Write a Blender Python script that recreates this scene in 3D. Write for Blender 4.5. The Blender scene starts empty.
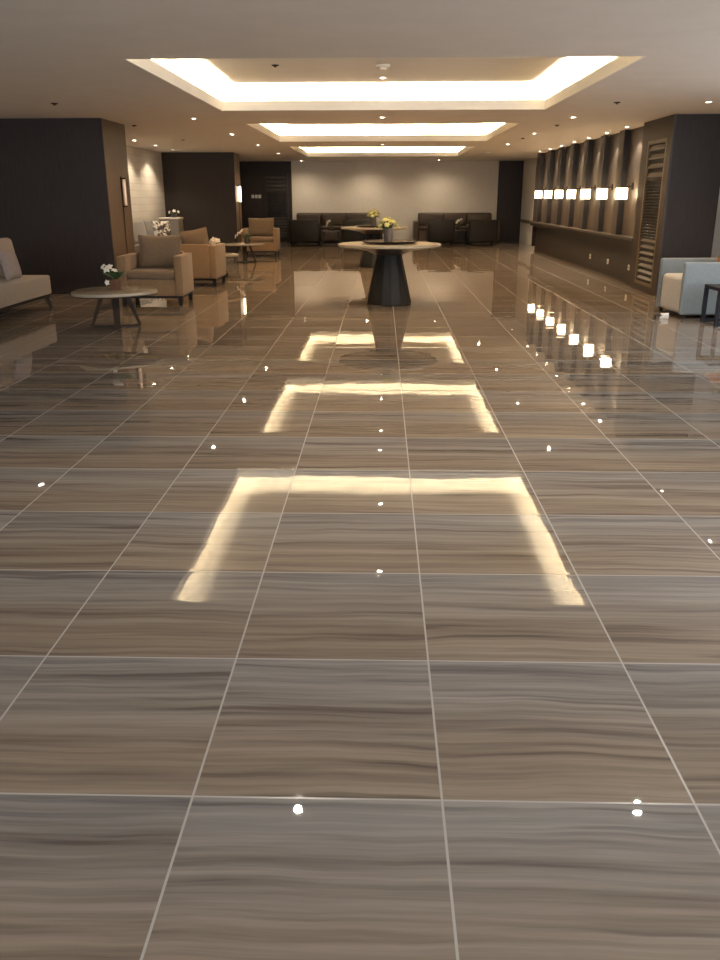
import bpy, bmesh, math, random
from mathutils import Vector, Matrix, Euler
random.seed(7)
PI = math.pi
S = bpy.context.scene
COL = S.collection
H, HC = 1.37, 2.412            # eye height, ceiling height (metres)

# ---------------------------------------------------------------- materials
def nt(name):
    m = bpy.data.materials.new(name); m.use_nodes = True
    n = m.node_tree; n.nodes.clear()
    out = n.nodes.new('ShaderNodeOutputMaterial')
    b = n.nodes.new('ShaderNodeBsdfPrincipled')
    n.links.new(b.outputs[0], out.inputs[0])
    return m, n, b
def node(n, t, **kw):
    x = n.nodes.new(t)
    for k, v in kw.items(): setattr(x, k, v)
    return x
def mth(n, op, a, b=None, c=None):
    x = node(n, 'ShaderNodeMath', operation=op)
    for i, v in enumerate((a, b, c)):
        if v is None: continue
        if isinstance(v, (int, float)): x.inputs[i].default_value = v
        else: n.links.new(v, x.inputs[i])
    return x.outputs[0]
def mixc(n, f, a, b, blend='MIX'):
    x = node(n, 'ShaderNodeMix', data_type='RGBA', blend_type=blend)
    for i, v in ((0, f), (6, a), (7, b)):
        if isinstance(v, (int, float)): x.inputs[i].default_value = v
        elif isinstance(v, tuple): x.inputs[i].default_value = (*v, 1)
        else: n.links.new(v, x.inputs[i])
    return x.outputs[2]
def ramp(n, f, stops):
    r = node(n, 'ShaderNodeValToRGB')
    e = r.color_ramp.elements
    while len(e) < len(stops): e.new(.5)
    for i, (p, c) in enumerate(stops):
        e[i].position = p; e[i].color = (*c, 1)
    n.links.new(f, r.inputs[0]); return r.outputs[0]
def noise(n, vec, scale, detail=3, rough=.5, dist=0):
    x = node(n, 'ShaderNodeTexNoise')
    x.inputs['Scale'].default_value = scale; x.inputs['Detail'].default_value = detail
    x.inputs['Roughness'].default_value = rough; x.inputs['Distortion'].default_value = dist
    if vec is not None: n.links.new(vec, x.inputs['Vector'])
    return x.outputs[0]
def mapping(n, scale=(1, 1, 1), obj=True):
    t = node(n, 'ShaderNodeTexCoord'); mp = node(n, 'ShaderNodeMapping')
    mp.inputs['Scale'].default_value = scale
    n.links.new(t.outputs['Object'], mp.inputs[0]); return mp.outputs[0]

def plain(name, c, rough=.5, var=.12, scale=12, stretch=(1, 1, 1), metal=0, spec=.5, bump=0, sheen=0):
    m, n, b = nt(name)
    v = mapping(n, stretch)
    f = noise(n, v, scale, 4, .6)
    lo = tuple(x*(1-var) for x in c); hi = tuple(min(1, x*(1+var)) for x in c)
    n.links.new(ramp(n, f, [(.3, lo), (.7, hi)]), b.inputs['Base Color'])
    b.inputs['Roughness'].default_value = rough; b.inputs['Metallic'].default_value = metal
    b.inputs['Specular IOR Level'].default_value = spec
    if sheen: b.inputs['Sheen Weight'].default_value = sheen
    if bump:
        bp = node(n, 'ShaderNodeBump'); bp.inputs['Strength'].default_value = bump; bp.inputs['Distance'].default_value = .004
        n.links.new(noise(n, v, scale*14, 2), bp.inputs['Height']); n.links.new(bp.outputs[0], b.inputs['Normal'])
    return m
def emit(name, c, s):
    m, n, b = nt(name)
    b.inputs['Base Color'].default_value = (*c, 1)
    b.inputs['Emission Color'].default_value = (*c, 1); b.inputs['Emission Strength'].default_value = s
    return m

TX0, TY0, TW, TD = -.447, 1.656, .6, .636
def floor_mat():
    m, n, b = nt('polished_vein_tile')
    t = node(n, 'ShaderNodeTexCoord'); sp = node(n, 'ShaderNodeSeparateXYZ')
    n.links.new(t.outputs['Object'], sp.inputs[0]); X, Y = sp.outputs[0], sp.outputs[1]
    u = mth(n, 'DIVIDE', mth(n, 'SUBTRACT', X, TX0), TW); v = mth(n, 'DIVIDE', mth(n, 'SUBTRACT', Y, TY0), TD)
    iu, iv = mth(n, 'FLOOR', u), mth(n, 'FLOOR', v)
    fu, fv = mth(n, 'SUBTRACT', u, iu), mth(n, 'SUBTRACT', v, iv)
    # grout distance
    gx = mth(n, 'MULTIPLY', mth(n, 'SUBTRACT', .5, mth(n, 'ABSOLUTE', mth(n, 'SUBTRACT', fu, .5))), TW)
    gy = mth(n, 'MULTIPLY', mth(n, 'SUBTRACT', .5, mth(n, 'ABSOLUTE', mth(n, 'SUBTRACT', fv, .5))), TD)
    g = mth(n, 'MAXIMUM', mth(n, 'LESS_THAN', gx, .0030), mth(n, 'LESS_THAN', gy, .0030))
    idv = node(n, 'ShaderNodeCombineXYZ'); n.links.new(iu, idv.inputs[0]); n.links.new(iv, idv.inputs[1])
    wn = node(n, 'ShaderNodeTexWhiteNoise', noise_dimensions='2D'); n.links.new(idv.outputs[0], wn.inputs['Vector'])
    rnd = wn.outputs['Value']
    # veins run along X, shifted tile by tile
    wob = noise(n, t.outputs['Object'], 1.6, 2)
    cv = node(n, 'ShaderNodeCombineXYZ')
    n.links.new(mth(n, 'ADD', mth(n, 'MULTIPLY', X, .40), mth(n, 'MULTIPLY', rnd, 3.0)), cv.inputs[0])
    n.links.new(mth(n, 'ADD', mth(n, 'MULTIPLY', Y, 11.0), mth(n, 'MULTIPLY', wob, .9)), cv.inputs[1])
    n.links.new(mth(n, 'MULTIPLY', rnd, 2.5), cv.inputs[2])
    n1 = noise(n, cv.outputs[0], 1.3, 6, .66, .12)
    cv2 = node(n, 'ShaderNodeCombineXYZ')
    n.links.new(mth(n, 'ADD', mth(n, 'MULTIPLY', X, 1.2), mth(n, 'MULTIPLY', rnd, 5.0)), cv2.inputs[0])
    n.links.new(mth(n, 'ADD', mth(n, 'MULTIPLY', Y, 46.0), mth(n, 'MULTIPLY', wob, 3.5)), cv2.inputs[1])
    n2 = noise(n, cv2.outputs[0], 1.0, 4, .6)
    f = mth(n, 'ADD', mth(n, 'MULTIPLY', n1, .62), mth(n, 'MULTIPLY', n2, .38))
    cool = ramp(n, f, FLOOR_COOL); warm = ramp(n, f, FLOOR_WARM)
    fm = mth(n, 'ADD', fv, mth(n, 'MULTIPLY', mth(n, 'SUBTRACT', n1, .5), .9))
    cm = node(n, 'ShaderNodeMapRange'); n.links.new(fm, cm.inputs[0]); cm.inputs[1].default_value = .25; cm.inputs[2].default_value = .95
    base = mixc(n, cm.outputs[0], warm, cool)
    tint = mth(n, 'ADD', mth(n, 'MULTIPLY', rnd, .16), .92)
    ct = node(n, 'ShaderNodeCombineColor')
    for i in range(3): n.links.new(tint, ct.inputs[i])
    base = mixc(n, 1.0, base, ct.outputs[0], 'MULTIPLY')
    cv3 = node(n, 'ShaderNodeCombineXYZ')
    n.links.new(mth(n, 'ADD', mth(n, 'MULTIPLY', X, .7), mth(n, 'MULTIPLY', rnd, 7.0)), cv3.inputs[0])
    n.links.new(mth(n, 'ADD', mth(n, 'MULTIPLY', Y, 20.0), mth(n, 'MULTIPLY', wob, 2.2)), cv3.inputs[1])
    n.links.new(mth(n, 'MULTIPLY', rnd, 4.0), cv3.inputs[2])
    streak = ramp(n, noise(n, cv3.outputs[0], 1.0, 3, .55, .2), [(.33, (.60, .59, .59)), (.44, (1, 1, 1))])
    base = mixc(n, 1.0, base, streak, 'MULTIPLY')
    base = mixc(n, g, base, GROUT)
    n.links.new(base, b.inputs['Base Color'])
    rr = mth(n, 'ADD', mth(n, 'MULTIPLY', g, .25), FLOOR_ROUGH)
    n.links.new(rr, b.inputs['Roughness'])
    b.inputs['IOR'].default_value = FLOOR_IOR
    # slight warp of the fired tiles, each tile its own
    cw = node(n, 'ShaderNodeCombineXYZ')
    n.links.new(mth(n, 'ADD', X, mth(n, 'MULTIPLY', rnd, 9.0)), cw.inputs[0]); n.links.new(Y, cw.inputs[1]); n.links.new(rnd, cw.inputs[2])
    hgt = noise(n, cw.outputs[0], 2.6, 2, .4)
    edge = mth(n, 'MINIMUM', mth(n, 'MULTIPLY', mth(n, 'MINIMUM', gx, gy), 40.0), 1.0)
    hh = mth(n, 'ADD', mth(n, 'MULTIPLY', hgt, .0022), mth(n, 'MULTIPLY', edge, .00022))
    bp = node(n, 'ShaderNodeBump'); bp.inputs['Strength'].default_value = 1.0; bp.inputs['Distance'].default_value = FLOOR_WARP
    n.links.new(hh, bp.inputs['Height']); n.links.new(bp.outputs[0], b.inputs['Normal'])
    return m
FLOOR_COOL = [(.30, (.07, .065, .066)), (.42, (.17, .16, .155)), (.52, (.25, .235, .22)), (.68, (.36, .335, .305))]
FLOOR_WARM = [(.30, (.085, .066, .050)), (.42, (.19, .15, .114)), (.52, (.265, .212, .160)), (.68, (.35, .288, .218))]
GROUT = (.47, .44, .40)
FLOOR_ROUGH, FLOOR_IOR, FLOOR_WARP = .015, 1.70, .5

def brick_wall(name, c1, c2, mortar, bw, bh, axes):
    m, n, b = nt(name)
    t = node(n, 'ShaderNodeTexCoord'); sp = node(n, 'ShaderNodeSeparateXYZ'); n.links.new(t.outputs['Object'], sp.inputs[0])
    cv = node(n, 'ShaderNodeCombineXYZ')
    n.links.new(sp.outputs[axes[0]], cv.inputs[0]); n.links.new(sp.outputs[axes[1]], cv.inputs[1])
    br = node(n, 'ShaderNodeTexBrick', offset=.5)
    br.inputs['Color1'].default_value = (*c1, 1); br.inputs['Color2'].default_value = (*c2, 1); br.inputs['Mortar'].default_value = (*mortar, 1)
    br.inputs['Scale'].default_value = 1; br.inputs['Brick Width'].default_value = bw; br.inputs['Row Height'].default_value = bh
    br.inputs['Mortar Size'].default_value = .004
    n.links.new(cv.outputs[0], br.inputs['Vector']); n.links.new(br.outputs[0], b.inputs['Base Color'])
    b.inputs['Roughness'].default_value = .6
    return m

M = {}
M['floor'] = floor_mat()
M['ceiling'] = plain('ceiling_paint', (.74, .70, .65), .75, .03, 3)
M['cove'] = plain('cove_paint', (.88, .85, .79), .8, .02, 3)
M['backwall'] = plain('back_wall_paper', (.74, .67, .57), .7, .05, 9, (1, 1, 3))
M['white_tile'] = brick_wall('pale_wall_tile', (.66, .61, .54), (.60, .56, .50), (.42, .38, .33), .60, .15, (1, 2))
M['white_wall'] = plain('white_wall_paint', (.72, .69, .63), .7, .03, 4)
M['dark_wood'] = plain('dark_wood_panel', (.021, .0145, .014), .5, .30, 5, (8, 8, .6), spec=.35)
M['dark_wood2'] = plain('dark_wood_panel_far', (.026, .0185, .015), .5, .25, 5, (8, 8, .6), spec=.35)
M['brown_wood'] = plain('brown_wood_panel', (.085, .056, .034), .42, .22, 5, (9, 9, .5))
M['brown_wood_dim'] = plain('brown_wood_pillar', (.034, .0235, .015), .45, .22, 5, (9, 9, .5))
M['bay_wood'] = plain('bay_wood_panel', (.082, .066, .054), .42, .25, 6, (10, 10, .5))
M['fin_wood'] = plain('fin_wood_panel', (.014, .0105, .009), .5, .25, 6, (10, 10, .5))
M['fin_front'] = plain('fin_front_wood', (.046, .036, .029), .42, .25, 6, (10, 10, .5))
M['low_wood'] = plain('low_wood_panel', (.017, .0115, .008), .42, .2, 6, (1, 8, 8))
M['ledge_wood'] = plain('ledge_wood', (.055, .043, .034), .3, .2, 6, (9, .7, 9))
M['louver'] = plain('louver_dark_lacquer', (.022, .018, .016), .25, .15, 6)
M['louver_wide'] = plain('louver_wide_lacquer', (.06, .05, .042), .25, .15, 6)
M['louver_light'] = plain('louver_bronze_frame', (.15, .105, .058), .35, .15, 6)
M['vent_back'] = plain('vent_backing', (.010, .009, .009), .6, .1)
M['tan_fabric'] = plain('tan_fabric', (.215, .138, .072), .9, .10, 30, bump=.35, sheen=.2)
M['tan_cushion'] = plain('tan_cushion_fabric', (.165, .115, .070), .9, .10, 30, bump=.35, sheen=.2)
M['beige_fabric'] = plain('beige_fabric', (.25, .21, .165), .9, .08, 30, bump=.35, sheen=.2)
M['grey_fabric'] = plain('grey_fabric', (.17, .155, .14), .9, .08, 30, bump=.35, sheen=.2)
M['taupe_fabric'] = plain('taupe_fabric', (.24, .205, .195), .9, .08, 30, bump=.3)
M['blue_fabric'] = plain('blue_fabric', (.205, .240, .262), .85, .06, 30, bump=.3, sheen=.2)
M['cream_seat'] = plain('cream_seat_fabric', (.60, .60, .59), .85, .05, 30, bump=.3)
M['rust_fabric'] = plain('rust_fabric', (.30, .12, .065), .9, .1, 30, bump=.3)
M['brown_leather'] = plain('brown_leather', (.070, .046, .030), .45, .2, 14, bump=.2, spec=.35)
M['black_leather'] = plain('black_leather', (.008, .007, .0065), .5, .2, 14, bump=.2, spec=.15)
M['dark_metal'] = plain('dark_metal', (.012, .010, .009), .5, .15, 9, spec=.2)
M['black_lacquer'] = plain('black_lacquer', (.007, .0065, .0065), .5, .15, 7, spec=.2)
M['stone_top'] = plain('pale_stone_top', (.30, .265, .205), .22, .12, 5)
M['stone_edge'] = plain('dark_stone_edge', (.030, .024, .018), .35, .15, 5)
M['white_top'] = plain('cream_lacquer_top', (.58, .51, .42), .25, .06, 6)
M['table_bronze'] = plain('bronze_leg', (.022, .017, .013), .55, .15, 9, spec=.2)
M['pot_brown'] = plain('brown_pot_glaze', (.10, .050, .028), .7, .15, 10, spec=.2)
M['pot_dark'] = plain('dark_pot_glaze', (.05, .038, .032), .4, .15, 10)
M['pot_grey'] = plain('grey_vase_glaze', (.14, .115, .09), .4, .15, 10)
M['leaf'] = plain('leaf_green', (.045, .085, .028), .5, .35, 20)
M['petal_white'] = plain('white_petal', (.82, .79, .72), .6, .05, 20)
M['petal_lime'] = plain('lime_petal', (.40, .40, .16), .6, .25, 20)
M['petal_core'] = plain('yellow_core', (.65, .48, .10), .6, .1, 20)
M['white_plastic'] = plain('white_plastic', (.80, .79, .76), .3, .02)
M['black_plastic'] = plain('black_plastic', (.015, .015, .018), .4, .05)
M['navy_lacquer'] = plain('navy_black_lacquer', (.007, .009, .015), .45, .1, spec=.2)
M['grey_cabinet'] = plain('grey_cabinet_lacquer', (.22, .205, .185), .5, .05)
M['trim_white'] = plain('downlight_trim', (.70, .67, .62), .35, .03)
M['led'] = emit('warm_led', (1, .83, .56), 420)
M['lens'] = emit('downlight_lens', (1, .88, .70), 220)
M['shade'] = emit('lit_fabric_shade', (1, .82, .54), 9)
M['tube'] = emit('lit_tube', (1, .80, .55), 10)
M['tube_off'] = plain('frosted_tube', (.85, .76, .68), .35, .04)
def patt():
    m, n, b = nt('black_white_pattern_fabric')
    v = mapping(n, (7, 7, 7))
    x = node(n, 'ShaderNodeTexVoronoi', feature='DISTANCE_TO_EDGE'); x.inputs['Scale'].default_value = 1.6
    n.links.new(v, x.inputs['Vector'])
    n.links.new(ramp(n, noise(n, v, 1.3, 2, .5, 1.5), [(.47, (.05, .045, .045)), (.53, (.62, .59, .54))]), b.inputs['Base Color'])
    b.inputs['Roughness'].default_value = .9
    return m
M['pattern'] = patt()

# ---------------------------------------------------------------- mesh building
class MB:
    def __init__(s): s.b = bmesh.new()
    def _add(s, fn, mat=None):
        t = bmesh.new(); fn(t)
        if mat is not None: bmesh.ops.transform(t, matrix=mat, verts=t.verts)
        me = bpy.data.meshes.new('t'); t.to_mesh(me); t.free(); s.b.from_mesh(me); bpy.data.meshes.remove(me); return s
    def box(s, lo, hi, bev=0, rot=None, seg=2, at=None):
        c = [(a+b)/2 for a, b in zip(lo, hi)]; d = [abs(b-a) for a, b in zip(lo, hi)]
        def fn(t):
            bmesh.ops.create_cube(t, size=1)
            bmesh.ops.scale(t, vec=d, verts=t.verts)
            if bev: bmesh.ops.bevel(t, geom=t.edges[:], offset=bev, segments=seg, affect='EDGES', profile=.5)
        mt = Matrix.Translation(c)
        if rot is not None: mt = Matrix.Translation(c) @ Euler(rot).to_matrix().to_4x4()
        return s._add(fn, mt)
    def lathe(s, prof, n=32, at=(0, 0, 0), twist=0):
        def fn(t):
            rings = []
            for r, z in prof:
                rings.append([t.verts.new((r*math.cos(2*PI*(k+twist)/n), r*math.sin(2*PI*(k+twist)/n), z)) for k in range(n)] if r > 1e-5 else [t.verts.new((0, 0, z))])
            for a, b in zip(rings, rings[1:]):
                for k in range(n):
                    j = (k+1) % n
                    if len(a) == 1 and len(b) == 1: continue
                    if len(a) == 1: t.faces.new((a[0], b[j], b[k]))
                    elif len(b) == 1: t.faces.new((a[k], a[j], b[0]))
                    else: t.faces.new((a[k], a[j], b[j], b[k]))
            if len(rings[0]) > 1: t.faces.new(list(reversed(rings[0])))
            if len(rings[-1]) > 1: t.faces.new(rings[-1])
            bmesh.ops.recalc_face_normals(t, faces=t.faces[:])
        return s._add(fn, Matrix.Translation(at))
    def bar(s, a, b, w, d, up=(0, 0, 1), w2=None, d2=None):
        """a rectangular bar from a to b, w along the side axis, d along the other; may taper"""
        a, b = Vector(a), Vector(b); z = (b-a).normalized(); up = Vector(up)
        if abs(z.dot(up)) > .95: up = Vector((0, 1, 0))
        x = z.cross(up).normalized(); y = x.cross(z)
        w2 = w if w2 is None else w2; d2 = d if d2 is None else d2
        def fn(t):
            r = [[t.verts.new(p + x*sx*ww/2 + y*sy*dd/2) for sx, sy in ((-1, -1), (1, -1), (1, 1), (-1, 1))] for p, ww, dd in ((a, w, d), (b, w2, d2))]
            for k in range(4): t.faces.new((r[0][k], r[0][(k+1) % 4], r[1][(k+1) % 4], r[1][k]))
            t.faces.new(r[0][::-1]); t.faces.new(r[1]); bmesh.ops.recalc_face_normals(t, faces=t.faces[:])
        return s._add(fn)
    def tube(s, pts, r, n=8):
        pts = [Vector(p) for p in pts]
        def fn(t):
            rings = []
            for i, p in enumerate(pts):
                z = (pts[min(i+1, len(pts)-1)] - pts[max(i-1, 0)]).normalized()
                up = Vector((0, 0, 1)) if abs(z.z) < .95 else Vector((1, 0, 0))
                x = z.cross(up).normalized(); y = x.cross(z)
                rings.append([t.verts.new(p + x*r*math.cos(2*PI*k/n) + y*r*math.sin(2*PI*k/n)) for k in range(n)])
            for a, b in zip(rings, rings[1:]):
                for k in range(n): t.faces.new((a[k], a[(k+1) % n], b[(k+1) % n], b[k]))
            t.faces.new(rings[0][::-1]); t.faces.new(rings[-1]); bmesh.ops.recalc_face_normals(t, faces=t.faces[:])
        return s._add(fn)
    def prism(s, outline, z0, z1, bev=0):
        def fn(t):
            a = [t.verts.new((x, y, z0)) for x, y in outline]; b = [t.verts.new((x, y, z1)) for x, y in outline]
            n = len(outline)
            for k in range(n): t.faces.new((a[k], a[(k+1) % n], b[(k+1) % n], b[k]))
            t.faces.new(a[::-1]); t.faces.new(b); bmesh.ops.recalc_face_normals(t, faces=t.faces[:])
            if bev:
                es = [e for e in t.edges if abs(e.verts[0].co.z-e.verts[1].co.z) < 1e-6]
                bmesh.ops.bevel(t, geom=es, offset=bev, segments=2, affect='EDGES', profile=.5)
        return s._add(fn)
    def pillow(s, w, h, t_, mat, n=14, pinch=.10):
        """stuffed cushion in its XZ plane, thickness along Y, centred at 0 before mat"""
        def fn(t):
            for sgn in (1, -1):
                g = []
                for i in range(n+1):
                    row = []
                    for j in range(n+1):
                        u, v = 2*i/n-1, 2*j/n-1
                        e = max(0, (1-abs(u)**2.6)*(1-abs(v)**2.6))
                        x = u*w/2*(1-pinch*(1-abs(v))*abs(u)**2*.6); z = v*h/2*(1-pinch*(1-abs(u))*abs(v)**2*.6)
                        row.append(t.verts.new((x, sgn*t_/2*e**.42, z)))
                    g.append(row)
                for i in range(n):
                    for j in range(n):
                        q = (g[i][j], g[i+1][j], g[i+1][j+1], g[i][j+1]); t.faces.new(q if sgn < 0 else q[::-1])
            bmesh.ops.remove_doubles(t, verts=t.verts, dist=1e-5)
            bmesh.ops.recalc_face_normals(t, faces=t.faces[:])
        return s._add(fn, mat)
    def build(s, name, mat, parent=None, smooth=True, loc=(0, 0, 0), rot=0):
        me = bpy.data.meshes.new(name); s.b.to_mesh(me); s.b.free()
        if smooth:
            for p in me.polygons: p.use_smooth = True
            me.set_sharp_from_angle(angle=math.radians(38))
        me.materials.append(M[mat] if isinstance(mat, str) else mat)
        o = bpy.data.objects.new(name, me); COL.objects.link(o)
        o.location = loc; o.rotation_euler = (0, 0, rot)
        if parent is not None: o.parent = parent
        return o
def thing(name, label, cat, loc=(0, 0, 0), rot=0, group=None):
    o = bpy.data.objects.new(name, None); COL.objects.link(o); o.empty_display_size = .1
    o.location = loc; o.rotation_euler = (0, 0, rot)
    return tag(o, label, cat, group)
def tag(o, label, cat, group=None):
    o['label'] = label; o['category'] = cat
    if group: o['group'] = group
    return o
def struct(o): o['kind'] = 'structure'; return o
def dup(src, loc, rot=None, label=None):
    c = src.copy(); COL.objects.link(c); c.location = loc
    if rot is not None: c.rotation_euler = (0, 0, rot)
    if label: c['label'] = label
    for ch in list(src.children):
        d = ch.copy(); COL.objects.link(d); d.parent = c
        for g in list(ch.children):
            e = g.copy(); COL.objects.link(e); e.parent = d
    return c
T = Matrix.Translation
def RX(a): return Matrix.Rotation(a, 4, 'X')
def RZ(a): return Matrix.Rotation(a, 4, 'Z')

# ---------------------------------------------------------------- setting
YB = 28.0                      # far wall
Y0 = -5.0                      # the hall is open to daylight behind the photographer
XL, XR = -5.5, 5.4
mb = MB()
def fl(t):
    v = [t.verts.new(p) for p in ((-6.9, Y0, 0), (XR+.2, Y0, 0), (XR+.2, YB+.3, 0), (-6.9, YB+.3, 0))]; t.faces.new(v)
mb._add(fl); struct(mb.build('floor', 'floor', smooth=False))

# ceiling: strips around the three recesses
COF = [(7.38, 11.62), (13.70, 18.0), (20.05, 24.75)]
CX = 2.06
RECESS, FH = .30, .115
mb = MB()
ys = [Y0] + [y for c in COF for y in (c[0]-.02, c[1]+.02)] + [YB+.3]
for i in range(len(ys)-1):
    a, b = ys[i], ys[i+1]
    if i % 2 == 0: mb.box((-6.9, a, HC), (XR+.2, b, HC+.02))
    else:
        mb.box((-6.9, a, HC), (-CX-.02, b, HC+.02)); mb.box((CX+.02, a, HC), (XR+.2, b, HC+.02))
struct(mb.build('ceiling', 'ceiling', smooth=False))
OUT = .22
names = ['nearest', 'middle', 'farthest']
for k, (a, b) in enumerate(COF):
    mb = MB(); zt = HC+RECESS
    # lip boards
    for lo, hi in (((-CX-.02, a-.02), (CX+.02, a)), ((-CX-.02, b), (CX+.02, b+.02)), ((-CX-.02, a), (-CX, b)), ((CX, a), (CX+.02, b))):
        mb.box((*lo, HC), (*hi, HC+FH))
    # outer cavity walls and lid
    o = OUT
    for lo, hi in (((-CX-o-.02, a-o-.02), (CX+o+.02, a-o)), ((-CX-o-.02, b+o), (CX+o+.02, b+o+.02)), ((-CX-o-.02, a-o), (-CX-o, b+o)), ((CX+o, a-o), (CX+o+.02, b+o))):
        mb.box((*lo, HC+.02), (*hi, zt))
    mb.box((-CX-o-.02, a-o-.02, zt), (CX+o+.02, b+o+.02, zt+.02))
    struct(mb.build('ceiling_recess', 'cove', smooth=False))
    mb = MB(); z0, z1 = HC+.025, HC+.045; c, w = .11, .012
    mb.box((-CX-c, a-c-w, z0), (CX+c, a-c+w, z1)); mb.box((-CX-c, b+c-w, z0), (CX+c, b+c+w, z1))
    mb.box((-CX-c-w, a-c+w, z0), (-CX-c+w, b+c-w, z1)); mb.box((CX+c-w, a-c+w, z0), (CX+c+w, b+c-w, z1))
    tag(mb.build('cove_light_strip', 'led', smooth=False), 'warm glowing light strip hidden around the %s lit ceiling recess' % names[k], 'light', 'cove light strips')

def wall(name, lo, hi, mat): return struct(MB().box(lo, hi).build(name, mat, smooth=False))
PY = 12.6; PX = -3.94           # left pillar: front face / side face
wall('wall_left', (XL-.2, PY+.2, 0), (XL, YB, HC), 'white_tile')
wall('wall_left_near', (-6.9, Y0, 0), (-6.7, PY+.2, HC), 'white_wall')
wall('wall_back', (-2.86, YB, 0), (3.64, YB+.2, HC), 'backwall')
w_ = wall('wall_back_left', (XL, YB-.06, 0), (-2.86, YB+.2, HC), 'dark_wood2')
wall('wall_back_right', (3.64, YB-.06, 0), (4.42, YB+.2, HC), 'dark_wood')
wall('wall_right_far', (4.40, 23.4, 0), (4.6, YB+.2, HC), 'white_wall')
# left pillars, dark front + brown side cladding with a groove
def left_pillar(nm, y0, y1, x1, front, side):
    p = struct(MB().box((-6.9 if y0 < 14 else XL, y0, 0), (x1-.02, y1, HC)).build(nm, front, smooth=False))
    ym = y0 + (y1-y0)*.62
    m = MB()
    m.box((x1-.02, y0+.03, 0), (x1, ym-.035, HC)); m.box((x1-.02, ym+.035, 0), (x1, y1, HC))
    m.box((x1-.02, ym-.035, 1.66), (x1, ym+.035, HC))
    m.build('side_cladding', side, p, smooth=False)
    MB().box((x1-.021, y0-.0, 0), (x1+.004, y0+.03, HC)).build('corner_trim', front, p, smooth=False)
    return ym
ym1 = left_pillar('wall_left_pillar_near', PY, 13.75, PX, 'dark_wood', 'brown_wood')
ym2 = left_pillar('wall_left_pillar_far', 22.2, 23.1, -3.70, 'dark_wood2', 'brown_wood')
# right pillar with a louvred door in its side, white wall beyond it
RX0 = 3.93
RY0, RY1 = 12.35, 13.72
p = struct(MB().box((RX0+.03, RY0, 0), (4.66, RY1, HC)).build('wall_right_pillar', 'dark_wood', smooth=False))
m = MB()
LY0, LY1, LZ0, LZ1 = 12.56, 13.42, .10, 2.13
m.box((RX0, RY0, 0), (RX0+.03, LY0, HC)); m.box((RX0, LY1, 0), (RX0+.03, RY1, HC))
m.box((RX0, LY0, LZ1), (RX0+.03, LY1, HC)); m.box((RX0, LY0, 0), (RX0+.03, LY1, LZ0))
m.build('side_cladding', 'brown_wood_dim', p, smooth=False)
def louver_door(nm, axis, x, y0, y1, z0, z1, sgn, frame, fw=.05, n=34):
    """slatted door; axis 'x' lies in the YZ plane facing sgn*X, axis 'y' in the XZ plane facing -Y"""
    def P(a, d, z): return (x - d*sgn*-1, a, z) if axis == 'x' else (a, x + d*sgn, z)
    def bx(m, a0, a1, d0, d1, za, zb):
        q, r = P(a0, d0, za), P(a1, d1, zb)
        m.box([min(i, j) for i, j in zip(q, r)], [max(i, j) for i, j in zip(q, r)])
    m = MB()
    bx(m, y0, y0+fw, 0, .03, z0, z1); bx(m, y1-fw, y1, 0, .03, z0, z1)
    bx(m, y0+fw, y1-fw, 0, .03, z1-fw, z1); bx(m, y0+fw, y1-fw, 0, .03, z0, z0+fw)
    d = struct(m.build(nm, frame, smooth=False))
    m = MB(); bx(m, y0+fw, y1-fw, .0, .004, z0+fw, z1-fw); m.build('vent_backing', 'vent_back', d, smooth=False)
    zs, z = [], z1-fw
    for q in (.125, .125, .125, .125): zs.append((z-q/2, .045, 1)); z -= q
    low = z0+fw+.09*7
    k = max(1, round((z-low)/.042)); hz = (z-low)/k
    for _ in range(k): zs.append((z-hz/2, hz*.36, 0)); z -= hz
    for _ in range(7): zs.append((z-.045, .030, 1)); z -= .09
    for part, mt, sel in (('slats', 'louver', 0), ('wide_slats', 'louver_wide', 1)):
        m = MB()
        for z, hh, kind in zs:
            if kind != sel: continue
            a, b = P(y0+fw, .026, z-hh*.6), P(y1-fw, .026, z-hh*.6)
            c, e = P(y0+fw, .006, z+hh*.6), P(y1-fw, .006, z+hh*.6)
            th = Vector((0, 0, .006 if sel == 0 else .014))
            def fn(t, q=(a, b, e, c)):
                v0 = [t.verts.new(Vector(i)) for i in q]; v1 = [t.verts.new(Vector(i)+th) for i in q]
                t.faces.new(v0[::-1]); t.faces.new(v1)
                for i in range(4): t.faces.new((v0[i], v0[(i+1) % 4], v1[(i+1) % 4], v1[i]))
                bmesh.ops.recalc_face_normals(t, faces=t.faces[:])
            m._add(fn)
        m.build(part, mt, d, smooth=False)
    return d
louver_door('door_1', 'x', RX0+.03, LY0, LY1, LZ0, LZ1, -1, 'louver_light', .045, 30)
louver_door('door_2', 'y', YB-.06, -3.72, -2.98, .06, 2.06, -1, 'dark_wood2', .06, 30)
# white walls at the right edge; the side wall is open to daylight nearer the viewer
wall('wall_right_pale', (4.66, RY1-.2, 0), (XR+.2, RY1, HC), 'white_wall')
wall('wall_right', (XR, 8.6, 0), (XR+.2, RY1-.2, HC), 'white_wall')
wall('wall_right_low', (XR, Y0, 0), (XR+.2, 8.6, .5), 'white_wall')
wall('wall_right_high', (XR, Y0, 2.25), (XR+.2, 8.6, HC), 'white_wall')

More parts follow.
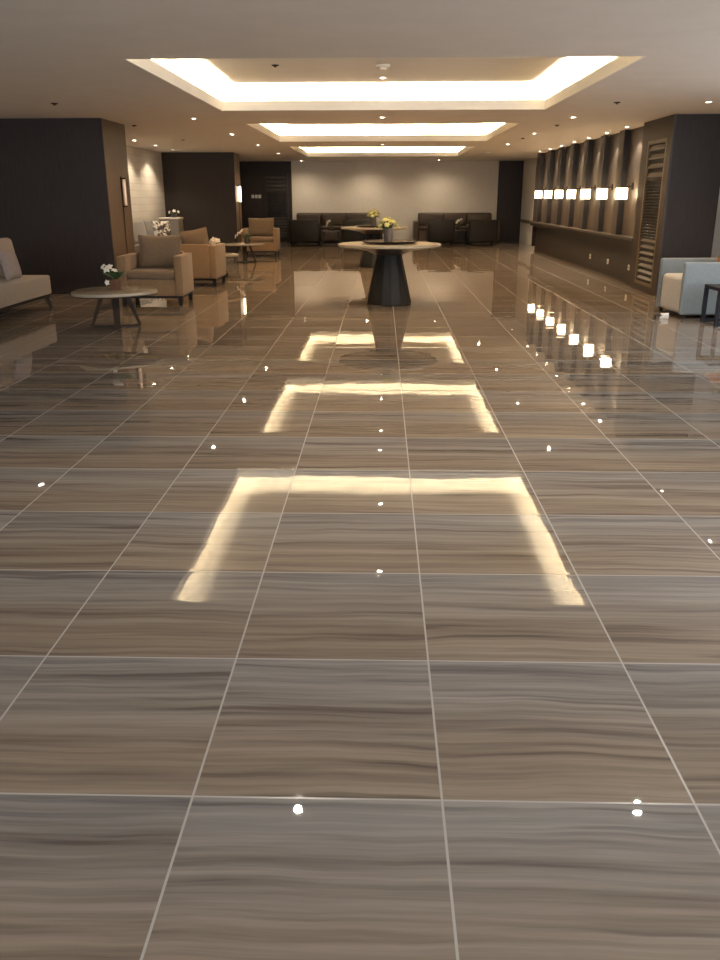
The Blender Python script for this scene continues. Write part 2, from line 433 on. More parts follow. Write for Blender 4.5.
# right wall with bays, fins and ledge
BX, FX = 4.12, 4.02
BY0, BY1, PITCH = RY1, 23.4, 1.29
wall('wall_right_bays', (BX, BY0, .74), (BX+.25, BY1, HC), 'bay_wood')
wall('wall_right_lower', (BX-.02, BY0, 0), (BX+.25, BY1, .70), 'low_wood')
for k in range(8):
    y = 15.10+PITCH*k
    if k == 7: y = BY1-.32
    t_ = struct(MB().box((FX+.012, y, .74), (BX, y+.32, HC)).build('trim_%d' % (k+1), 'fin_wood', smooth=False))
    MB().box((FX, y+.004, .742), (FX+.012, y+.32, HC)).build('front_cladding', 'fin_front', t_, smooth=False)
m = MB().box((3.92, BY0+.002, .70), (BX+.24, BY1, .74), .004)
l_ = m.build('wall_ledge', 'ledge_wood', smooth=False)
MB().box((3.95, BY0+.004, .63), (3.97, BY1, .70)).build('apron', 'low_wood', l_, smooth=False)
tag(l_, 'long brown wooden ledge counter running under the row of square wall lamps', 'counter')
louver_door('door_3', 'y', BY1+.02, 4.02, 4.36, .1, 2.1, 1, 'dark_wood', .03, 30)
# rail on the far white wall
m = MB().box((4.34, 24.2, .60), (4.37, 27.6, .69), .006)
r_ = m.build('wall_rail', 'brown_wood', smooth=False)
for y in (24.6, 25.9, 27.2): MB().box((4.37, y-.03, .62), (4.40, y+.03, .67)).build('bracket', 'dark_metal', r_, smooth=False)
tag(r_, 'brown wooden bumper rail on the narrow far white wall at right', 'rail')

# ---------------------------------------------------------------- wall lamps
def sconce():
    r = thing('wall_lamp', 'x', 'wall lamp', (0, 0, 0), 0, 'square wall lamps over the ledge')
    m = MB()
    hw, d0, d1, z0, z1 = .070, -.250, -.095, -.088, .088
    for lo, hi in (((d0, -hw, z0), (d0+.006, hw, z1)), ((d1-.006, -hw, z0), (d1, hw, z1)), ((d0+.006, -hw, z0), (d1-.006, -hw+.006, z1)), ((d0+.006, hw-.006, z0), (d1-.006, hw, z1))):
        m.box(lo, hi)
    sh = m.build('lamp_shade', 'shade', r, smooth=False)
    MB().lathe([(.0, -.045), (.022, -.035), (.028, 0), (.02, .035), (0, .045)], 12, (-.172, 0, 0)).build('bulb', 'shade', r)
    MB().bar((-.182, 0, .115), (0, 0, .115), .014, .014).bar((-.172, 0, .115), (-.172, 0, .04), .010, .010).box((-.245, -.006, .100), (-.10, .006, .108)).build('arm', 'dark_metal', r)
    MB().box((-.012, -.05, .06), (0, .05, .17), .003).build('wall_plate', 'dark_metal', r)
    return r
ords = ['nearest the louvred pillar', 'second from the louvred pillar', 'third from the louvred pillar', 'fourth, middle of the row', 'third from the far end', 'second from the far end', 'at the far end of the row']
sc = sconce()
for k in range(7):
    lab = 'glowing square wall lamp above the wooden ledge, ' + ords[k]
    loc = (BX, 14.69+PITCH*k, 1.405)
    if k == 0: sc.location = loc; sc['label'] = lab
    else: dup(sc, loc, None, lab)
def tube_lamp(x, y, mat, lab):
    r = thing('tube_wall_lamp', lab, 'wall lamp', (x, y, 0))
    MB().lathe([(0, 1.24), (.024, 1.245), (.027, 1.26), (.027, 1.60), (.024, 1.615), (0, 1.62)], 16, (.04, 0, 0)).build('tube', mat, r)
    for z in (1.222, 1.621): MB().box((-.018, -.018, z), (.068, .018, z+.017), .003).build('bracket', 'table_bronze', r)
    MB().box((-.018, -.012, .05), (-.006, .012, 1.215)).build('conduit', 'dark_metal', r)
tube_lamp(PX, ym1, 'tube_off', 'unlit pale tube lamp set in the side of the near left dark pillar')
tube_lamp(-3.70, ym2-.05, 'tube', 'glowing vertical tube lamp on the far left dark pillar')

# ---------------------------------------------------------------- ceiling fittings
def downlight():
    r = thing('downlight', 'x', 'ceiling light', (0, 0, 0), 0, 'recessed downlights')
    MB().lathe([(.027, 0), (.029, -.007), (.050, -.006), (.054, 0)], 24).build('trim_ring', 'trim_white', r)
    MB().lathe([(0, -.002), (.027, -.002), (.027, -.0005), (0, -.0005)], 20).build('lens', 'lens', r)
    return r
dl = downlight(); first = [True]
LIDZ = HC+RECESS
spots = []
def dlt(x, y, lab, z=HC):
    loc = (x, y, z)
    if first[0]: dl.location = loc; dl['label'] = lab; first[0] = False; return dl
    return dup(dl, loc, None, lab)
dlt(0, 12.62, 'recessed downlight between the nearest and middle ceiling recesses')
dlt(0, 19.05, 'recessed downlight between the middle and farthest ceiling recesses')
dlt(0, 11.0, 'recessed downlight inside the nearest ceiling recess, toward its far edge', LIDZ)
dlt(0, 8.7, 'recessed downlight inside the nearest ceiling recess, toward its near edge', LIDZ)
dlt(0, 17.3, 'recessed downlight inside the middle ceiling recess, toward its far edge', LIDZ)
dlt(0, 14.9, 'recessed downlight inside the middle ceiling recess, toward its near edge', LIDZ)
for x, sd in ((-2.65, 'left'), (2.65, 'right')):
    for y, w in ((12.7, 'just past the nearest recess'), (15.85, 'beside the middle recess'), (19.1, 'just past the middle recess'), (22.7, 'beside the farthest recess')):
        dlt(x, y, 'recessed ceiling downlight %s, %s of it' % (w, sd))
dlt(-2.45, 27.1, 'recessed downlight before the far wall, above the louvred dark door side')
dlt(-.46, 27.1, 'recessed downlight before the far wall, above the left brown banquette')
dlt(1.72, 27.15, 'recessed downlight before the far wall, above the right brown banquette')
dlt(3.9, 25.3, 'recessed downlight before the narrow white wall at far right')
dlt(-4.82, 17.4, 'recessed downlight by the pale left wall, nearest of its row')
dlt(-4.84, 19.1, 'recessed downlight by the pale left wall, middle of its row')
dlt(-4.86, 20.8, 'recessed downlight by the pale left wall, farthest of its row')
dlt(-4.67, 10.8, 'recessed downlight in front of the near left dark pillar')
dlt(3.80, 10.76, 'recessed ceiling downlight in front of the right dark pillar')
dlt(3.80, 9.02, 'recessed downlight above the light blue armchair')
dlt(-.51, 4.45, 'recessed downlight nearest the viewer, mirrored in the floor left of centre')
dlt(1.68, 4.48, 'recessed downlight nearest the viewer, mirrored in the floor at right')
bn = ['first', 'second', 'third', 'fourth', 'fifth', 'sixth', 'seventh']
for k in range(7):
    dlt(3.89, 14.50+PITCH*k, 'recessed downlight over the %s wooden wall bay from the louvred pillar' % bn[k])

spk = thing('ceiling_sprinkler', 'x', 'sprinkler', (0, 0, 0), 0, 'dark ceiling sprinkler heads')
MB().lathe([(0, -.012), (.035, -.010), (.042, 0)], 20).build('cover', 'dark_metal', spk)
MB().tube([(0, 0, -.008), (0, 0, -.020)], .010, 8).lathe([(0, -.024), (.018, -.022), (.018, -.019), (0, -.019)], 12).build('nozzle', 'table_bronze', spk)
sp = [(-3.86, 10.65, HC, 'small dark sprinkler head in front of the near left pillar'), (-3.82, 13.85, HC, 'small dark sprinkler head past the near left pillar'),
      (-3.85, 17.3, HC, 'small dark sprinkler head far along the left ceiling before the pale wall'), (2.75, 10.8, HC, 'small dark sprinkler head right of the nearest ceiling recess'),
      (2.70, 14.1, HC, 'small dark sprinkler head right of the middle recess, near its start'), (2.66, 17.2, HC, 'small dark sprinkler head right of the middle recess, near its end'),
      (-1.16, 9.95, LIDZ, 'small dark sprinkler head inside the nearest ceiling recess')]
for k, (x, y, z, lab) in enumerate(sp):
    if k == 0: spk.location = (x, y, z); spk['label'] = lab
    else: dup(spk, (x, y, z), None, lab)
sd = thing('smoke_detector', 'boxy white smoke detector inside the nearest ceiling recess', 'smoke detector', (0, 9.98, LIDZ))
MB().box((-.075, -.075, -.030), (.075, .075, 0), .008).build('body', 'trim_white', sd)
MB().lathe([(0, -.05), (.035, -.048), (.045, -.03)], 20).build('sensor', 'white_plastic', sd)

# ---------------------------------------------------------------- wall plates
sw = thing('light_switch', 'row of three white light switches on the dark far left wall', 'switch', (-3.99, YB-.06, 1.37))
MB().box((-.19, -.008, -.08), (.17, 0, .07), .003).build('back_plate', 'black_plastic', sw)
for dx in (-.11, 0, .11): MB().box((dx-.043, -.014, -.05), (dx+.043, -.008, .05), .002).build('rocker', 'white_plastic', sw)
ol = thing('wall_socket', 'white wall socket under the ledge, nearest the louvred pillar', 'socket', (BX-.02, 14.38, .245), 0, 'sockets under the ledge')
MB().box((-.010, -.045, -.045), (0, .045, .045), .003).build('face_plate', 'white_plastic', ol)
MB().box((-.012, -.018, -.010), (-.010, -.012, .010)).box((-.012, .012, -.010), (-.010, .018, .010)).box((-.012, -.004, .012), (-.010, .004, .022)).build('slot', 'black_plastic', ol)
dup(ol, (BX-.02, 15.74, .245), None, 'white wall socket under the ledge, middle of the three')
dup(ol, (BX-.02, 17.10, .245), None, 'white wall socket under the ledge, farthest from the louvred pillar')

# ---------------------------------------------------------------- armchairs
def armchair(name, label, loc, rot, body, cush, legm, w=.84, d=.74, arm=.64, group=None, cushion_x=.0, cushion_w=None, cushion_tilt=0, aw=.105):
    r = thing(name, label, 'armchair', loc, rot, group)
    hw, hd = w/2, d/2; z0 = .13
    MB().box((-hw+aw, -hd+.015, z0), (hw-aw, hd-.10, .34), .012).build('seat_base', body, r)
    MB().box((-hw+aw+.004, -hd, .342), (hw-aw-.004, hd-.125, .455), .035, seg=3).build('seat_cushion', cush, r)
    for s in (-1, 1):
        MB().box((s*hw-s*aw if s > 0 else -hw, -hd, z0), (hw if s > 0 else -hw+aw, hd, arm), .016, seg=3).build('armrest', body, r)
    MB().box((-hw+aw, hd-.12, z0), (hw-aw, hd, arm+.02), .018, seg=3).build('backrest', body, r)
    MB().pillow(cushion_w or w-2*aw-.02, .46, .20, T((cushion_x, hd-.215, .655)) @ RX(-.18) @ Matrix.Rotation(cushion_tilt, 4, 'Y')).build('back_cushion', cush, r)
    m = MB(); m.box((-hw+.02, -hd+.02, z0-.03), (hw-.02, hd-.02, z0)); m.build('base_rail', legm, r, smooth=False)
    for sx in (-1, 1):
        for sy in (-1, 1):
            MB().bar((sx*(hw-.05), sy*(hd-.05), z0-.03), (sx*(hw-.045), sy*(hd-.045), 0), .058, .058, w2=.046, d2=.046).build('leg', legm, r, smooth=False)
    return r
g = 'tan fabric armchairs'
armchair('armchair', 'tan fabric armchair facing the viewer beside the near potted coffee table', (-3.03, 11.50, 0), .02, 'tan_fabric', 'tan_cushion', 'dark_metal', group=g, cushion_x=.03, cushion_w=.58)
armchair('armchair', 'tan fabric armchair seen from behind, between the nearest one and second coffee table', (-3.03, 13.98, 0), PI-.02, 'tan_fabric', 'tan_cushion', 'dark_metal', group=g, d=.80, cushion_x=-.07, cushion_w=.46, cushion_tilt=.17)
armchair('armchair', 'tan fabric armchair farthest back, facing the viewer by the dark wall switches', (-2.93, 21.05, 0), .03, 'tan_fabric', 'tan_cushion', 'dark_metal', group=g, w=.86)

# light blue armchair at the right
b = thing('armchair', 'light blue armchair with cream seat at the right edge', 'armchair', (3.90, 10.42, 0), -PI/2+.06)
W, D = .78, .86
MB().box((-W/2+.07, -D/2+.02, .045), (W/2-.07, D/2-.1, .47), .05, seg=3).build('seat', 'cream_seat', b)
for s in (-1, 1):
    MB().box((-W/2 if s < 0 else W/2-.07, -D/2, .045), (-W/2+.07 if s < 0 else W/2, D/2, .645), .028, seg=3).build('armrest', 'blue_fabric', b)
MB().box((-W/2+.07, D/2-.11, .045), (W/2-.07, D/2, .655), .028, seg=3).build('backrest', 'blue_fabric', b)
for sx in (-1, 1):
    for sy in (-1, 1):
        MB().lathe([(0, 0), (.018, 0), (.024, .05), (0, .05)], 12, (sx*(W/2-.05), sy*(D/2-.06), 0)).build('leg', 'dark_metal', b)
c = MB().pillow(.40, .36, .13, T((0, 0, .18)) @ RX(-.25)).build('cushion', 'rust_fabric', None, loc=(4.12, 10.42, .475), rot=-PI/2)
tag(c, 'rust orange cushion propped inside the light blue armchair', 'cushion')
st = thing('side_table', 'small black open-frame side table in front of the blue armchair', 'side table', (3.90, 9.56, 0))
MB().box((-.24, -.22, .385), (.24, .22, .425), .004).build('tabletop', 'navy_lacquer', st, smooth=False)
for sx in (-1, 1):
    for sy in (-1, 1):
        MB().box((sx*.22-.02, sy*.20-.02, 0), (sx*.22+.02, sy*.20+.02, .385)).build('leg', 'navy_lacquer', st, smooth=False)
for sy in (-1, 1): MB().box((-.20, sy*.20-.012, .01), (.20, sy*.20+.012, .04)).build('stretcher', 'navy_lacquer', st, smooth=False)
ad = thing('small_white_object', 'white rounded plastic object lying on the floor by the blue armchair', 'plug', (3.30, 10.02, 0), .3)  # unidentified small white object, modelled as rounded plastic with a dark strap
MB().pillow(.115, .075, .055, T((.03, 0, .030))).build('body', 'white_plastic', ad)
MB().box((-.095, -.02, .035), (-.02, .02, .055), .005).box((-.095, -.02, .0), (-.085, .02, .05), .003).build('strap', 'black_plastic', ad)

# ---------------------------------------------------------------- sofas on the left
def lounge_sofa(name, label, loc, L, body, cush, legm, deep=.88, back=.86, thick=.14):
    """seat facing +X, long side along Y, origin at floor centre"""
    r = thing(name, label, 'sofa', loc)
    hl, hd = L/2, deep/2
    MB().box((-hd, -hl, .19), (hd, hl, .425), .022, seg=3).build('seat', body, r)
    MB().box((-hd, -hl+.005, .425), (-hd+thick, hl-.005, back-.14), .03, seg=3).build('backrest', body, r)
    n = 2
    for k in range(n):
        y = -hl + L*(k+.5)/n
        MB().box((-.12, -L/n/2+.004, -.225), (.12, L/n/2-.004, .225), .055, seg=4).build('back_cushion', cush, r).matrix_local = T((-hd+thick+.09, y, .652)) @ Matrix.Rotation(-.16, 4, 'Y')
    MB().box((-hd+.03, -hl+.03, .155), (hd-.02, hl-.02, .19)).build('base_rail', legm, r, smooth=False)
    for sx in (-1, 1):
        for sy in (-1, 1):
            MB().bar((sx*(hd-.06), sy*(hl-.06), .16), (sx*(hd-.02), sy*(hl-.02), 0), .045, .045, w2=.030, d2=.030).build('leg', legm, r, smooth=False)
    return r
lounge_sofa('sofa', 'beige armless sofa at the left edge before the dark pillar', (-4.70, 9.93, 0), 1.9, 'beige_fabric', 'beige_fabric', 'dark_metal', .92, .88, .32)
c = MB().pillow(.42, .36, .14, T((0, 0, .165)) @ RX(-.22)).build('cushion', 'taupe_fabric', None, loc=(-4.42, 10.12, .448), rot=PI/2)
tag(c, 'dark taupe cushion leaning on the beige sofa at the left edge', 'cushion')
lounge_sofa('sofa', 'grey sofa along the pale left wall behind the tan armchairs', (-5.02, 18.9, 0), 2.4, 'grey_fabric', 'grey_fabric', 'dark_metal', .9, .90)
c = MB().pillow(.46, .44, .15, T((0, 0, .205)) @ RX(-.16)).build('cushion', 'pattern', None, loc=(-4.86, 19.2, .447), rot=PI/2-.75)
tag(c, 'black and white patterned cushion on the grey sofa by the pale wall', 'cushion')
cb = thing('console_cabinet', 'light grey console cabinet in front of the far left dark pillar', 'cabinet', (-5.08, 21.0, 0))
MB().box((-.23, -.25, .05), (.23, .25, .86), .004).build('body', 'grey_cabinet', cb, smooth=False)
MB().box((-.24, -.27, .86), (.24, .27, .895), .006).build('top', 'white_wall', cb, smooth=False)
for k in (-1, 1):
    dd = MB().box((min(0, k*.22)+.005, -.266, .08), (max(0, k*.22)-.005, -.252, .84), .003).build('door', 'grey_cabinet', cb, smooth=False)
    MB().tube([(k*.04, -.285, .42), (k*.04, -.285, .54)], .006).build('handle', 'dark_metal', dd)
MB().box((-.21, -.22, 0), (.21, .22, .05)).build('plinth', 'dark_metal', cb, smooth=False)

# ---------------------------------------------------------------- plants
def flower_mesh(m, c, r, dirv, n=5):
    d = Vector(dirv).normalized(); up = Vector((0, 0, 1)) if abs(d.z) < .9 else Vector((1, 0, 0))
    x = d.cross(up).normalized(); y = x.cross(d); c = Vector(c)
    def fn(t):
        for k in range(n):
            a = 2*PI*k/n; e = x*math.cos(a)+y*math.sin(a); s = d.cross(e)
            pts = [c, c+e*r*.5+s*r*.36+d*r*.18, c+e*r*.95+s*r*.2+d*r*.10, c+e*r+d*r*.02, c+e*r*.95-s*r*.2+d*r*.10, c+e*r*.5-s*r*.36+d*r*.18]
            v = [t.verts.new(p) for p in pts]; w = [t.verts.new(p-d*.004) for p in pts]
            t.faces.new(v); t.faces.new(w[::-1])
            for i in range(6): t.faces.new((v[i], w[i], w[(i+1) % 6], v[(i+1) % 6]))
        bmesh.ops.recalc_face_normals(t, faces=t.faces[:])
    m._add(fn)
def leaf_mesh(m, base, tip, w):
    a, b = Vector(base), Vector(tip); z = (b-a); s = z.cross(Vector((0, 0, 1)))
    s = (s.normalized() if s.length > 1e-4 else Vector((1, 0, 0)))*w
    def fn(t):
        mid = a+z*.5+Vector((0, 0, .012))
        q = [a, mid-s, b, mid+s]; c = t.verts.new(mid+Vector((0, 0, .006)))
        v = [t.verts.new(p) for p in q]
        u = [t.verts.new(p-Vector((0, 0, .003))) for p in q]
        for i in range(4):
            t.faces.new((v[i], v[(i+1) % 4], c)); t.faces.new((v[i], u[i], u[(i+1) % 4], v[(i+1) % 4]))
        t.faces.new(u[::-1]); bmesh.ops.recalc_face_normals(t, faces=t.faces[:])
    m._add(fn)
def potted(name, label, loc, pot, pot_mat, petal, spread, height, flowers, nleaf, seed, group=None, lw=.018, rot=0):
    rg = random.Random(seed)
    r = thing(name, label, 'plant', loc, rot, group)
    kind, a, hh = pot
    if kind == 'box':
        m = MB().box((-a/2, -a/2, 0), (a/2, a/2, hh), .004)
    else:
        m = MB().lathe([(0, 0), (a*.42, 0), (a*.5, hh*.5), (a*.46, hh), (a*.40, hh), (a*.40, hh-.01), (0, hh-.01)], 24)
    m.build('pot', pot_mat, r)
    m = MB()
    for k in range(nleaf):
        th = rg.uniform(0, 2*PI); rr = spread*rg.uniform(.25, 1); zz = hh+height*rg.uniform(.15, .75)*(1-.3*rr/spread)
        b0 = (a*.25*math.cos(th), a*.25*math.sin(th), hh-.005 + (zz-hh)*.25)
        leaf_mesh(m, b0, (rr*math.cos(th), rr*math.sin(th), zz), lw*rg.uniform(.7, 1.3))
    m.build('foliage', 'leaf', r, smooth=False)
    for (x, y, z, rad) in flowers:
        m = MB(); d = Vector((x, y-.05, (z-hh)*.6+.02))
        flower_mesh(m, (x, y, z), rad, d); flower_mesh(m, (x, y, z+.004), rad*.7, d+Vector((.03, 0, .02)))
        f = m.build('flower', petal, r, smooth=False)
        MB().tube([(0, 0, hh-.01), (x*.5, y*.5, (hh+z)*.5+.01), (x, y, z-.003)], .003, 6).build('stem', 'leaf', f)
        MB().lathe([(0, -.008), (.008, 0), (0, .010)], 8, (x, y, z+.006)).build('flower_centre', 'petal_core', f)
    return r

# ---------------------------------------------------------------- coffee tables
def pebble(a, b, k=.16, n=48):
    out = []
    for i in range(n):
        t = 2*PI*i/n
        rr = 1 + k*math.cos(3*t+.5)*.35
        out.append((a*math.cos(t)*rr, b*math.sin(t)*rr))
    return out
def coffee_table(label, loc, rot, a, b, z, group, k=.16, topm='stone_top'):
    r = thing('coffee_table', label, 'coffee table', loc, rot, group)
    m = MB().prism(pebble(a, b, k), z-.032, z, .006); m.build('tabletop', topm, r)
    m = MB().prism(pebble(a*.93, b*.93, k), z-.046, z-.032); m.build('underside', 'table_bronze', r)
    s = a/.48
    zt = z-.046
    for (x0, y0, x1, y1, w0, w1) in ((-.13, .02, -.27, .05, .05, .032), (.14, .02, .27, .06, .05, .032), (.02, -.10, .03, -.27, .085, .06), (.02, .10, .0, .26, .05, .03)):
        l = MB().bar((x0*s, y0*s, zt), (x1*s, y1*s, .012), w0, .020, up=(0, 1, 0) if abs(y1) < .2 else (0, 0, 1), w2=w1).build('leg', 'table_bronze', r, smooth=False)
        MB().bar((x1*s, y1*s, .010), (.01, 0, .010), .028, .020).build('foot_bar', 'table_bronze', l, smooth=False)
    return r
g = 'pebble-shaped coffee tables'
coffee_table('pale pebble-shaped coffee table nearest the viewer, before the tan armchair', (-2.94, 9.28, 0), .25, .455, .45, .40, g)
coffee_table('pale pebble-shaped coffee table half hidden behind the second tan armchair', (-3.02, 15.35, 0), .1, .45, .42, .40, g)
coffee_table('pale pebble-shaped coffee table in front of the farthest tan armchair', (-3.0, 18.85, 0), 0, .42, .40, .40, g)

potted('potted_flower', 'brown square pot of white flowers on the nearest coffee table', (-2.93, 9.34, .40), ('box', .105, .115), 'pot_brown', 'petal_white', .15, .17,
       [(-.075, -.05, .225, .048), (-.045, -.03, .245, .042), (.005, .0, .205, .036), (-.085, -.07, .085, .032), (-.11, .0, .25, .036)], 60, 3, rot=.35)
potted('potted_flower', 'dark pot of white flowers behind the second tan armchair', (-2.91, 15.20, .40), ('round', .12, .14), 'pot_dark', 'petal_white', .11, .14,
       [(-.04, -.05, .25, .065), (.03, -.03, .24, .055), (-.09, -.04, .21, .06), (-.03, -.08, .20, .06)], 26, 4)
potted('potted_flower', 'dark pot with white orchid leaning left on the far coffee table', (-2.93, 18.85, .40), ('round', .13, .12), 'pot_dark', 'petal_white', .15, .14,
       [(-.13, -.04, .24, .055), (-.19, -.04, .20, .055), (-.24, -.04, .15, .05), (-.10, -.06, .27, .045)], 34, 5)
potted('potted_flower', 'low pot of small white blooms on the grey console cabinet', (-5.0, 21.0, .895), ('round', .14, .07), 'pot_dark', 'petal_white', .17, .13,
       [(-.10, -.05, .12, .04), (.02, -.06, .15, .045), (.11, -.03, .13, .04)], 40, 6)

# ---------------------------------------------------------------- round pedestal tables
def round_table(label, loc, rot):
    r = thing('pedestal_table', label, 'table', loc, rot, 'round pedestal tables')
    MB().lathe([(0, .742), (.655, .742), (.68, .752), (.682, .770), (.676, .780), (0, .780)], 72).build('tabletop', 'stone_top', r)
    MB().lathe([(.20, .648), (.30, .690), (.60, .7418), (.0, .7418)], 72).build('underside', 'stone_edge', r)
    MB().lathe([(0, 0), (.285, 0), (.302, .012), (.297, .05), (.172, .62), (.178, .66), (.0, .66)], 14, twist=.5).build('pedestal', 'black_lacquer', r, smooth=False)
    return r
def tray(label, loc):
    t = thing('round_tray', label, 'tray', loc, 0, 'black round trays')
    MB().lathe([(0, .012), (.34, .012), (.362, .018), (.372, .030), (.366, .032), (.350, .022), (0, .020)], 64).build('plate', 'black_lacquer', t)
    MB().lathe([(0, 0), (.12, 0), (.12, .012), (0, .012)], 32).build('base', 'black_lacquer', t)
def vase(label, loc, seed):
    rg = random.Random(seed)
    r = thing('flower_vase', label, 'vase', loc, 0, 'vases of yellow-green flowers')
    MB().lathe([(0, 0), (.055, 0), (.060, .01), (.060, .165), (.056, .17), (.052, .165), (.052, .15), (0, .15)], 28).build('vase', 'pot_grey', r)
    m = MB()
    for k in range(46):
        th = rg.uniform(0, 2*PI); rr = rg.uniform(.05, .17); zz = .165+rg.uniform(-.02, .12)
        leaf_mesh(m, (.03*math.cos(th), .03*math.sin(th), .165), (rr*math.cos(th), rr*math.sin(th), zz), .02)
    m.build('foliage', 'leaf', r, smooth=False)
    for k in range(16):
        th = 2.4*k; q = math.sqrt((k+.5)/16); rr = .135*q; z = .305-.10*q*q+rg.uniform(-.02, .02)
        m = MB(); c = (rr*math.cos(th), rr*math.sin(th), z); d = Vector((c[0], c[1], .12))
        flower_mesh(m, c, .042, d, 6); flower_mesh(m, (c[0], c[1], c[2]+.006), .03, d+Vector((.02, .02, .02)), 6)
        f = m.build('flower', 'petal_lime', r, smooth=False)
        MB().tube([(0, 0, .14), (c[0]*.45, c[1]*.45, .22), c], .003, 6).build('stem', 'leaf', f)
round_table('large round black-pedestal table in the middle of the floor', (.10, 11.46, 0), .1)
tray('large round black tray on the nearer pedestal table', (.10, 11.50, .78))
vase('grey vase of yellow-green flowers on the nearer pedestal table', (.085, 11.50, .8015), 1)
round_table('round black-pedestal table farther back, half hidden by the nearer one', (-.16, 17.75, 0), .3)
tray('round black tray on the farther pedestal table', (-.16, 17.80, .78))
vase('vase of yellow-green flowers on the farther pedestal table', (-.17, 17.80, .8015), 2)

# ---------------------------------------------------------------- dark seating along the far wall
def banquette(label, x0, x1):
    r = thing('banquette_sofa', label, 'sofa', ((x0+x1)/2, 27.0, 0), 0, 'brown banquette sofas at the far wall')
    w = (x1-x0)/2
    MB().box((-w+.15, -.40, .08), (w-.15, .55, .42), .04, seg=3).build('seat', 'brown_leather', r)
    MB().box((-w+.15, .50, .08), (w-.15, .82, .88), .06, seg=3).build('backrest', 'brown_leather', r)
    for s in (-1, 1):
        MB().box((-w if s < 0 else w-.16, -.44, .06), (-w+.16 if s < 0 else w, .82, .64), .05, seg=3).build('armrest', 'brown_leather', r)
    n = 3
    for k in range(n):
        a = -w+.16+(2*w-.32)*k/n; b_ = -w+.16+(2*w-.32)*(k+1)/n
        MB().box((a+.006, -.42, .421), (b_-.006, .46, .50), .035, seg=3).build('seat_cushion', 'brown_leather', r)
        MB().box((a+.006, .34, .502), (b_-.006, .515, .865), .05, seg=3).build('back_cushion', 'brown_leather', r)
    for sx in (-1, 1):
        for y in (-.36, .72): MB().box((sx*(w-.08)-.03, y-.03, 0), (sx*(w-.08)+.03, y+.03, .06)).build('leg', 'dark_metal', r, smooth=False)
banquette('long brown banquette sofa at the far wall, left of the bare gap', -2.84, -.16)
banquette('long brown banquette sofa at the far wall, right of the bare gap', .98, 3.58)
def tub_chair(label, x, y, w, rot=PI):
    r = thing('tub_chair', label, 'armchair', (x, y, 0), rot, 'black armchairs facing the far banquettes')
    hw = w/2
    MB().box((-hw+.09, -.34, .10), (hw-.09, .30, .43), .04, seg=3).build('seat', 'black_leather', r)
    MB().box((-hw, .22, .10), (hw, .36, .73), .05, seg=3).build('backrest', 'black_leather', r)
    for s in (-1, 1):
        MB().box((-hw if s < 0 else hw-.10, -.36, .10), (-hw+.10 if s < 0 else hw, .24, .60), .04, seg=3).build('armrest', 'black_leather', r)
        for yy in (-.30, .30): MB().bar((s*(hw-.07), yy, .10), (s*(hw-.06), yy, 0), .04, .04, w2=.028, d2=.028).build('leg', 'dark_metal', r, smooth=False)
tub_chair('black armchair before the left banquette, nearest the louvred dark door', -2.25, 25.62, .88)
tub_chair('black armchair before the left banquette, behind the far pedestal table', -.70, 25.62, .90)
tub_chair('black armchair before the right banquette, nearest the bare gap', 1.72, 25.62, .78)
tub_chair('black armchair before the right banquette, nearest the narrow white wall', 2.93, 25.62, .84)
def little_table(label, x, y):
    r = thing('side_table', label, 'side table', (x, y, 0), 0, 'small tables between the black armchairs')
    MB().box((-.26, -.26, .385), (.26, .26, .41), .005).build('tabletop', 'stone_edge', r)
    for sx in (-1, 1):
        for sy in (-1, 1): MB().box((sx*.22-.015, sy*.22-.015, 0), (sx*.22+.015, sy*.22+.015, .385)).build('leg', 'dark_metal', r, smooth=False)
little_table('small dark side table between the two left black armchairs', -1.50, 25.75)
little_table('small dark side table between the two right black armchairs', 2.32, 26.27)
potted('potted_flower', 'small pot of white flowers between the left black armchairs', (-1.50, 25.75, .41), ('round', .14, .12), 'pot_dark', 'petal_white', .13, .14,
       [(-.10, -.05, .22, .06), (-.05, -.06, .27, .06), (-.12, -.05, .16, .05)], 24, 8)
potted('potted_flower', 'small pot of white flowers between the right black armchairs', (2.32, 26.27, .41), ('round', .14, .12), 'pot_dark', 'petal_white', .14, .16,
       [(-.03, -.05, .27, .06), (.05, -.05, .31, .045), (-.08, -.05, .22, .05)], 24, 9)

# ---------------------------------------------------------------- light
def spot(x, y, z, tx, ty, tz, power, size, blend, col=(1, .82, .60), r=.03):
    l = bpy.data.lights.new('downlight_beam', 'SPOT'); l.energy = power; l.spot_size = size; l.spot_blend = blend; l.color = col; l.shadow_soft_size = r
    o = bpy.data.objects.new('downlight_beam', l); COL.objects.link(o); o.location = (x, y, z)
    o.rotation_euler = (Vector((tx, ty, tz))-Vector((x, y, z))).to_track_quat('-Z', 'Y').to_euler()
    return o
for k in range(7):
    y = 14.42+PITCH*k
    spot(3.89, y+.08, HC-.02, 4.12, y+.08, 0, 50, math.radians(92), .35, (1, .86, .68), .02)
    l = bpy.data.lights.new('lamp_glow', 'POINT'); l.energy = 4; l.color = (1, .72, .42); l.shadow_soft_size = .03
    o = bpy.data.objects.new('lamp_glow', l); COL.objects.link(o); o.location = (BX-.19, y+.18, 1.40)
for y in (17.4, 19.1, 20.8): spot(-4.84, y, HC-.02, -5.3, y, 0, 75, math.radians(118), .4)
spot(3.9, 25.3, HC-.02, 4.2, 25.4, 0, 70, math.radians(55), .6)
for x in (-.46, 1.72, -2.45): spot(x, 27.1, HC-.02, x, 27.1001, 0, 60, math.radians(150), .9)

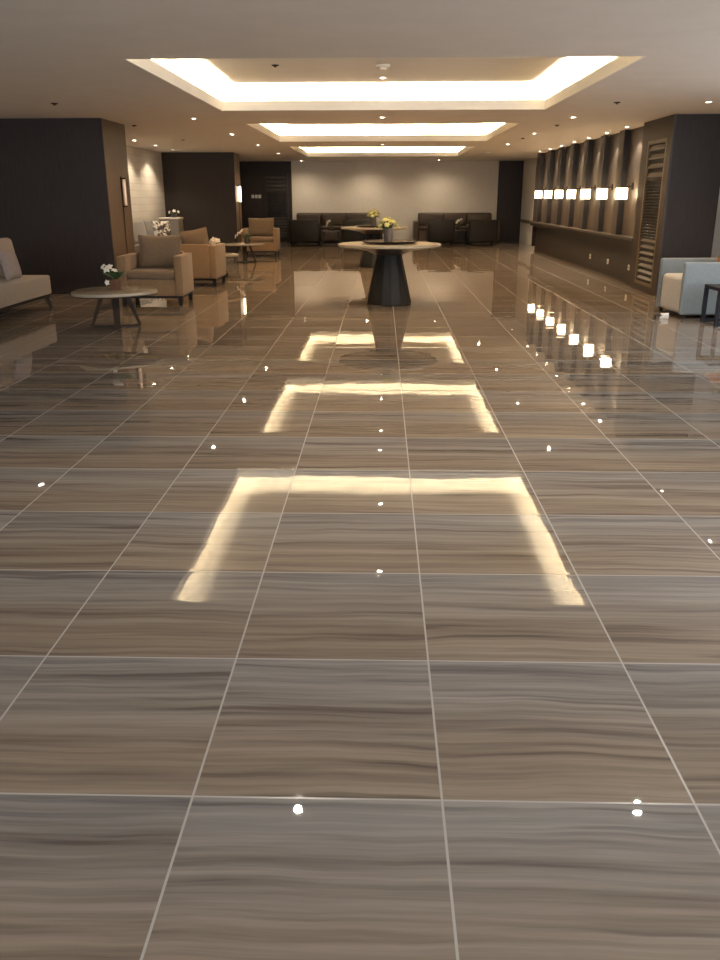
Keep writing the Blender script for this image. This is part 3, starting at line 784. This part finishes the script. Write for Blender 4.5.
WARM, SOFT = (1, .61, .285), (1, .92, .80)
for x in (-2.65, 2.65):
    for y, pw in ((12.7, 110), (15.85, 150), (19.1, 170), (22.7, 190)): spot(x, y, HC-.02, x, y+.001, 0, pw*(.62 if x < 0 and y > 18 else 1), math.radians(150), .7, WARM, .02)
for x, y, z, pw in ((0, 12.62, HC, 140), (0, 19.05, HC, 140), (0, 11.0, LIDZ, 120), (0, 8.7, LIDZ, 90), (0, 17.3, LIDZ, 140), (0, 14.9, LIDZ, 140), (-4.67, 10.8, HC, 25), (3.80, 10.76, HC, 70)):
    spot(x, y, z-.02, x, y+.001, 0, pw, math.radians(125), .8, WARM, .02)
for x, y in ((3.8, 9.02), (-.51, 4.45), (1.68, 4.48)): spot(x, y, HC-.02, x, y+.001, 0, 75, math.radians(125), .8, SOFT, .02)
w = bpy.data.worlds.new('daylight'); S.world = w; w.use_nodes = True
bg = w.node_tree.nodes['Background']; bg.inputs[0].default_value = (.96, .97, 1.0, 1); bg.inputs[1].default_value = 5

# ---------------------------------------------------------------- camera
f_px, pitch, yaw, roll = 836.84, .3268, .0255, -.0016
cam = bpy.data.cameras.new('camera'); co = bpy.data.objects.new('camera', cam); COL.objects.link(co)
cam.sensor_fit = 'VERTICAL'; cam.sensor_height = 36; cam.sensor_width = 27; cam.lens = f_px/960*36
cam.clip_start = .05; cam.clip_end = 200
cy, sy = math.cos(yaw), math.sin(yaw)
R = Vector((cy, sy, 0)); F = math.cos(pitch)*Vector((-sy, cy, 0)) + Vector((0, 0, -math.sin(pitch))); U = R.cross(F)
R2 = math.cos(roll)*R + math.sin(roll)*U; U2 = -math.sin(roll)*R + math.cos(roll)*U
mw = Matrix((R2, U2, -F)).transposed().to_4x4(); mw.translation = (0, 0, H)
co.matrix_world = mw
S.camera = co

S.view_settings.view_transform = 'Standard'; S.view_settings.look = 'None'; S.view_settings.gamma = 1
S.view_settings.use_curve_mapping = False; S.view_settings.exposure = 0
S.cycles.use_denoising = True
S.cycles.max_bounces = 8; S.cycles.diffuse_bounces = 5; S.cycles.glossy_bounces = 4
S.cycles.caustics_reflective = False; S.cycles.caustics_refractive = False
S.cycles.sample_clamp_indirect = 6
